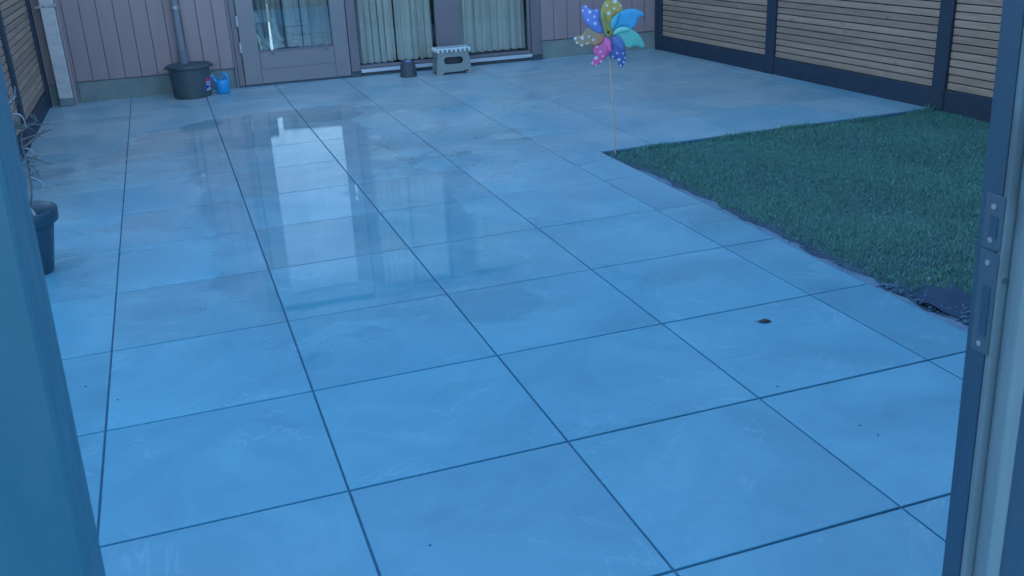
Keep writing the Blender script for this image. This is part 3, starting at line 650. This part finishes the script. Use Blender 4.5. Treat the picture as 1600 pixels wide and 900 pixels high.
# ------------------------------------------------------------------ pinwheel
BL = {'yellow': [(-0.0121,-0.0111),(-0.026,0.0222),(-0.0421,0.0692),(-0.0439,0.1107),(-0.0315,0.1513),(-0.0147,0.1733),(0.0091,0.1858),(0.0374,0.1835),(0.0609,0.1674),(0.0773,0.1415),(0.0805,0.1139),(0.0557,0.1013),(0.0318,0.0841),(0.0173,0.0571),(0.0099,0.0297),(0.0239,0.0012),(0.0262,-0.0129),(0.0117,-0.0262),(-0.0051,-0.0254)],
'yellow_f': [(-0.044,0.1016),(-0.0248,0.119),(-0.0157,0.091),(-0.0018,0.0581),(0.017,0.0247),(0.0272,-0.0037),(0.0165,-0.0241),(-0.0027,-0.0265),(-0.0169,-0.0108),(-0.0284,0.0223),(-0.0398,0.0599)],
'cyan': [(0.01,0.039),(0.0174,0.071),(0.0462,0.0972),(0.0843,0.1183),(0.1223,0.1233),(0.1602,0.1169),(0.1887,0.1041),(0.2007,0.0874),(0.1935,0.074),(0.1698,0.0705),(0.1602,0.0409),(0.1459,0.0208),(0.1268,0.0101),(0.1029,0.0252),(0.06,0.0273),(0.0312,0.0101),(0.0169,0.0155)],
'cyan_f': [(0.01,0.039),(0.0174,0.071),(0.0558,0.1059),(0.0748,0.1096),(0.0604,0.0827),(0.0554,0.0507),(0.036,0.0192),(0.0169,0.0155)],
'mint': [(0.0238,-0.0175),(0.036,0.0099),(0.06,0.0273),(0.0982,0.0277),(0.1315,0.0099),(0.165,-0.0127),(0.189,-0.0442),(0.2035,-0.0778),(0.2059,-0.092),(0.1891,-0.0968),(0.165,-0.0829),(0.1313,-0.0907),(0.1073,-0.0881),(0.0929,-0.0771),(0.0786,-0.0482),(0.0597,-0.0192),(0.0358,-0.0134)],
'mint_f': [(0.0238,-0.0175),(0.036,0.0099),(0.06,0.0273),(0.0982,0.0277),(0.1315,0.0075),(0.1028,-0.0004),(0.0741,-0.0059),(0.0501,-0.0141)],
'indigo': [(0.0117,-0.0262),(0.0357,-0.0181),(0.0549,-0.0167),(0.0787,-0.0435),(0.0928,-0.0912),(0.0999,-0.1293),(0.0949,-0.167),(0.0778,-0.1996),(0.0608,-0.1987),(0.0538,-0.1698),(0.054,-0.146),(0.0346,-0.1498),(0.0153,-0.1441),(0.0034,-0.1293),(0.0157,-0.1063),(0.0186,-0.0593)],
'indigo_f': [(0.0164,-0.0311),(0.0405,-0.0183),(0.0549,-0.019),(0.0834,-0.0531),(0.0952,-0.1054),(0.0783,-0.1093),(0.0544,-0.0893),(0.0306,-0.0599)],
'pink': [(-0.0218,-0.0199),(0.002,-0.0351),(0.0153,-0.0545),(0.016,-0.078),(0.0119,-0.1061),(-0.0038,-0.1242),(-0.0233,-0.1469),(-0.0478,-0.1695),(-0.077,-0.1848),(-0.094,-0.1839),(-0.1,-0.1693),(-0.0885,-0.1437),(-0.0713,-0.1256),(-0.0854,-0.106),(-0.0874,-0.0776),(-0.0607,-0.0648),(-0.0366,-0.0519)],
'pink_f': [(-0.0242,-0.0198),(0.002,-0.0351),(0.0153,-0.0498),(0.0181,-0.1111),(0.0037,-0.1057),(-0.013,-0.086),(-0.0271,-0.0665)],
'orange': [(-0.0169,-0.0155),(-0.0503,-0.0022),(-0.0929,0.0208),(-0.1071,0.0308),(-0.1215,0.0245),(-0.1386,0.0044),(-0.1509,-0.0113),(-0.1796,-0.0122),(-0.1966,-0.0231),(-0.1946,-0.0395),(-0.1758,-0.0569),(-0.1498,-0.0722),(-0.1233,-0.0712),(-0.0897,-0.0705),(-0.0608,-0.0695),(-0.0366,-0.0566),(-0.0219,-0.0339)],
'orange_f': [(-0.0169,-0.0155),(-0.0598,-0.0041),(-0.0698,-0.0316),(-0.0945,-0.0702),(-0.056,-0.0674),(-0.0318,-0.0522),(-0.0219,-0.0293)],
'violet': [(-0.0264,-0.0057),(-0.0598,0.0006),(-0.0834,0.0157),(-0.107,0.0354),(-0.1304,0.0597),(-0.1416,0.0925),(-0.1472,0.1203),(-0.1453,0.1431),(-0.1333,0.1517),(-0.1144,0.1485),(-0.1052,0.1343),(-0.0864,0.1265),(-0.0579,0.1275),(-0.0413,0.1244),(-0.0441,0.097),(-0.0398,0.0599),(-0.026,0.0222)]}
DT = {'yellow': [(0.0373,0.1653,0.0109),(-0.0055,0.1455,0.0075),(0.0332,0.1276,0.007),(0.0025,0.1039,0.0109),(0.0693,0.1419,0.006)],
'violet': [(-0.1017,0.1149,0.0095),(-0.0761,0.0893,0.0065),(-0.1111,0.0726,0.006),(-0.0733,0.0523,0.0095),(-0.139,0.1237,0.0055),(-0.123,0.1440,0.006),(-0.0651,0.1206,0.005)],
'orange': [(-0.1464,-0.0232,0.0095),(-0.1089,-0.0166,0.0065),(-0.0843,-0.0356,0.007),(-0.1182,-0.0536,0.006),(-0.1846,-0.0250,0.008),(-0.1766,-0.0479,0.0065),(-0.1496,-0.0630,0.0070)],
'pink': [(-0.0705,-0.1375,0.01),(-0.0469,-0.1032,0.006),(-0.0328,-0.130,0.0055),(-0.0429,-0.158,0.0065),(-0.0657,-0.074,0.0065),(-0.0907,-0.1673,0.006),(-0.073,-0.1764,0.0055)],
'indigo': [(0.0587,-0.1534,0.009),(0.0484,-0.1164,0.0055),(0.0831,-0.1181,0.005),(0.024,-0.1370,0.0055),(0.0852,-0.1700,0.0065),(0.0689,-0.1880,0.006),(0.0925,-0.1443,0.005)]}
PC = {'yellow': (0.58,0.55,0.17), 'cyan': (0.108,0.567,0.864), 'mint': (0.216,0.743,0.675), 'indigo': (0.135,0.243,0.621), 'pink': (0.810,0.230,0.567), 'orange': (0.486,0.419,0.297), 'violet': (0.203,0.365,0.837)}
FC = {'yellow': (0.459,0.527,0.203), 'cyan': (0.135,0.675,0.900), 'mint': (0.297,0.900,0.837), 'indigo': (0.176,0.324,0.702), 'pink': (0.900,0.270,0.675), 'orange': (0.621,0.365,0.230)}
def film_mat(name, c):
    m, N, L, P = mat(name); co = coords(N, L); f = noise(N, L, co, 25, 4)
    col = mix(N, L, f, tuple(x*.86 for x in c), tuple(min(1, x*1.1) for x in c)); L.new(col, P.inputs['Base Color']); P.inputs['Roughness'].default_value = .38
    tl = N.new('ShaderNodeBsdfTranslucent'); L.new(col, tl.inputs[0]); ms = N.new('ShaderNodeMixShader'); ms.inputs[0].default_value = .4
    L.new(P.outputs[0], ms.inputs[1]); L.new(tl.outputs[0], ms.inputs[2]); L.new(ms.outputs[0], N['Material Output'].inputs[0]); return m
pin = empty('pinwheel', (2.729, 2.952, -.05), 0); tag(pin, 'seven bladed rainbow pinwheel with white dots on a thin stick at the lawn corner', 'pinwheel')
PCEN = Vector((2.690, 2.958, .685)) - Vector((2.729, 2.952, -.05))
bm = bmesh.new(); pe = PCEN+Vector((0, .012, .01)); pts = [Vector((0, 0, -.06)).lerp(pe, t) + Vector((.006*math.sin(t*3.1), 0, 0)) for t in (0, .25, .5, .75, 1)]
tube(bm, pts, .0042, 10); obj('stick', mesh(bm, M_STICK, True, 50), pin)
whl = obj('hub', None, pin) if False else None
def depth(nm, x, y):          # how far the film bulges towards the viewer
    r = math.hypot(x, y); a = math.atan2(y, x)
    c = {'yellow': 1.45, 'cyan': .62, 'mint': -.15, 'indigo': -1.08, 'pink': -1.95, 'orange': 3.3, 'violet': 2.38}[nm]
    d = (a-c+math.pi) % (2*math.pi)-math.pi
    return .012*math.sin(min(r, .2)/.2*math.pi) + .055*d*min(r, .2) + .004
R = Matrix.Rotation(-yaw, 3, 'Z')
def film(poly, nm, m, off, parent, name):
    me0 = bmesh.new(); n = len(poly)
    # smooth the outline with Chaikin cuts
    q = [Vector((a, b)) for a, b in poly]
    for _ in range(2):
        q2 = []
        for i in range(len(q)):
            a, b = q[i], q[(i+1) % len(q)]; q2 += [a*.75+b*.25, a*.25+b*.75]
        q = q2
    f = me0.faces.new([me0.verts.new((p.x, p.y, 0)) for p in q])
    bmesh.ops.triangulate(me0, faces=[f])
    for _ in range(2): bmesh.ops.subdivide_edges(me0, edges=[e for e in me0.edges if e.calc_length() > .02], cuts=1)
    bmesh.ops.triangulate(me0, faces=me0.faces)
    for v in me0.verts:
        x_, y_ = v.co.x, v.co.y; v.co = R @ Vector((x_, -(depth(nm, x_, y_)+off), y_))
    o = obj(name, mesh(me0, m, True), parent, PCEN if parent is pin else (0, 0, 0))
    sm = o.modifiers.new('thickness', 'SOLIDIFY'); sm.thickness = .0006
    return o
mdot = simple('white_dot_print', (.55,.66,.80), (.50,.60,.75), rough=.5)
order = ['indigo', 'violet', 'orange', 'pink', 'mint', 'cyan', 'yellow']
for k, nm in enumerate(order):
    b = film(BL[nm], nm, film_mat(nm+'_film', PC[nm]), .0016*k, pin, 'blade')
    b['label'] = {'indigo': 'indigo', 'violet': 'violet blue', 'orange': 'tan orange', 'pink': 'pink', 'mint': 'mint green', 'cyan': 'sky blue', 'yellow': 'yellow green'}[nm] + (' blade' if nm in ('mint', 'cyan') else ' blade with white dots')
    if nm+'_f' in BL: film(BL[nm+'_f'], nm, film_mat(nm+'_fold', FC[nm]), .0016*k+.0024, b, 'folded_edge')
    if nm in DT:
        bm = bmesh.new()
        for (x_, y_, r_) in DT[nm]:
            vs = [bm.verts.new(R @ Vector((x_+r_*math.cos(t), -(depth(nm, x_+r_*math.cos(t), y_+r_*math.sin(t))+.0016*k+.0032), y_+r_*math.sin(t)))) for t in [2*math.pi*i/14 for i in range(14)]]
            bm.faces.new(vs)
        obj('white_dots', mesh(bm, mdot), b)
bm = bmesh.new(); tube(bm, [R @ Vector((0, .012, 0)), R @ Vector((0, -.022, 0))], .0045, 10); tube(bm, [R @ Vector((0, -.0185, 0)), R @ Vector((0, -.0225, 0))], .0085, 12)
obj('hub_pin', mesh(bm, simple('olive_pin', (.04,.055,.035), rough=.5), True, 40), pin, PCEN)

# ------------------------------------------------------------------ fallen leaf and specks on the tiles
bm = bmesh.new(); n = 14; G = []
for i in range(n+1):
    u = i/n; wd = .0115*math.sin(math.pi*min(1, u*1.02))**.7*(1+.25*math.sin(u*17)); row = []
    for j in range(7):
        v = j/6*2-1; row.append(bm.verts.new(((u-.5)*.046, v*wd, .0015+.0085*(1-v*v)*math.sin(math.pi*u)+.002*math.sin(u*9+v*3)**2)))
    G.append(row)
for i in range(n):
    for j in range(6):
        bm.faces.new((G[i][j], G[i+1][j], G[i+1][j+1], G[i][j+1]))
bmesh.ops.remove_doubles(bm, verts=bm.verts, dist=1e-5)
lf_ = empty('fallen_leaf', (2.118, .462, 0), math.radians(-22)); tag(lf_, 'curled dark dead leaf lying on a tile right of centre', 'leaf')
lb = obj('leaf_blade', mesh(bm, M_LEAF, True), lf_); sm = lb.modifiers.new('t', 'SOLIDIFY'); sm.thickness = .0005
bm = bmesh.new(); tube(bm, [(-.022, 0, .003), (-.028, .001, .004), (-.034, .003, .002)], .0007, 6); obj('stalk', mesh(bm, M_LEAF), lf_)
specks = [((-.121,2.494), 'lone dark speck left of the first long joint, near the pot'), ((.11,2.456), 'dark speck just above the cross joint, right of the pot'), ((.088,2.366), 'tiny dark speck just below the cross joint, right of the pot'),
 ((.245,2.325), 'largest dark speck of those right of the pot'), ((.62,2.142), 'dark speck hugging the second long joint'), ((.776,1.899), 'thin dark speck in the bright reflection below the door'),
 ((.307,1.46), 'left one of two thin specks close together on the left tiles'), ((.324,1.466), 'right one of two thin specks close together on the left tiles'), ((1.956,-.246), 'upper of two dark specks on the near right tile'),
 ((1.967,-.308), 'lower of two dark specks on the near right tile'), ((.731,-.303), 'dark speck on the nearest middle tile at the bottom'), ((-.071,.94), 'dark speck left of the first long joint beside the gate post'),
 ((.029,.795), 'dark speck right of the first long joint beside the gate post'), ((1.993,3.288), 'dark speck among the bright glints below the window'), ((1.887,.039), 'dark speck just above the crossing of joints right of centre')]
for (xx, yy), lab in specks:
    bm = bmesh.new(); s = random.uniform(.0018, .0028); bmesh.ops.create_icosphere(bm, subdivisions=1, radius=s)
    e = random.uniform(.9, 1.9)
    for v in bm.verts: v.co = Vector((v.co.x*e*random.uniform(.8,1.2), v.co.y*random.uniform(.7,1.2), v.co.z*.5))
    o = obj('soil_speck', mesh(bm, M_LEAF), None, (xx, yy, s*.45), (0, 0, random.uniform(-.6, .6))); tag(o, lab, 'speck', 'specks of soil on the tiles')

# ------------------------------------------------------------------ gateway we look through
gp = bx('gate_post', -.13, 0, 0, .10, -.08, 2.1, M_BLUEPOST, None, .008, 3)
gp.location = (.1888, -1.39, 0); gp.rotation_euler = (0, math.radians(1.53), 0)
tag(gp, 'smooth wide blue painted gate post filling the left edge close to the camera', 'gate post')
gf = empty('timber_gateway', (1.19, -1.30, 0), 0); gf.rotation_euler = (0, math.radians(-1.9), 0)
tag(gf, 'blue grey timber gate frame with metal strike plates at the right edge', 'gate frame')
GX = 1.19
def gx(x): return x-GX
bx('jamb', gx(1.273), gx(1.40), .003, .034, -.08, 2.1, M_JAMB, gf, .002)
bx('stop', gx(1.274), gx(1.31), -.006, .0025, -.08, 2.1, M_TIMBER, gf, .002)
bx('outer_batten', gx(1.2875), gx(1.311), -.030, -.0065, -.08, 2.1, M_TIMBER2, gf, .003, 2)
bx('outer_post', gx(1.3125), gx(1.50), -.024, .0025, -.08, 2.1, M_JAMB, gf, .003)
M_STRIKE = simple('strike_plate_metal', (.035,.090,.145), (.028,.078,.13), rough=.6, metal=.1)
def strike(z0, z1, s0, s1):
    p = bx('strike_plate', gx(1.2712), gx(1.2728), -.004, .024, z0, z1, M_STRIKE, gf, .0006)
    bx('lock_slot', gx(1.2700), gx(1.2710), .002, .013, s0, s1, M_JAMB, p, 0)
    for zz in (z0+.012, z1-.014):
        bm = bmesh.new(); tube(bm, [(gx(1.2712), .010, zz), (gx(1.2695), .010, zz)], .0035, 12); obj('screw', mesh(bm, M_STEEL), p)
bm = bmesh.new(); tube(bm, [(gx(1.283), -.0085, .905), (gx(1.283), -.0055, .905)], .0035, 12); obj('screw', mesh(bm, M_STRIKE), gf)
strike(.943, 1.011, .958, .985); strike(.806, .940, .830, .895)
# unseen walls added either side of the gateway to block bright horizon reflections
M_BLOCKER = simple('blocker_wall_paint', (.16,.19,.22), (.12,.15,.18), rough=.8, scale=2, rnd=False)
gw = bx('blocker_wall', -.80, .055, -1.385, -1.27, -.09, 2.0, M_BLOCKER, None, .004); tag(gw, 'plain unseen wall left of the gateway, added to block horizon reflections', 'wall')
gw2 = bx('blocker_wall', 1.52, 5.25, -1.30, -1.18, -.09, 2.0, M_BLOCKER, None, .004); tag(gw2, 'plain unseen wall right of the gateway, added to block horizon reflections', 'wall')
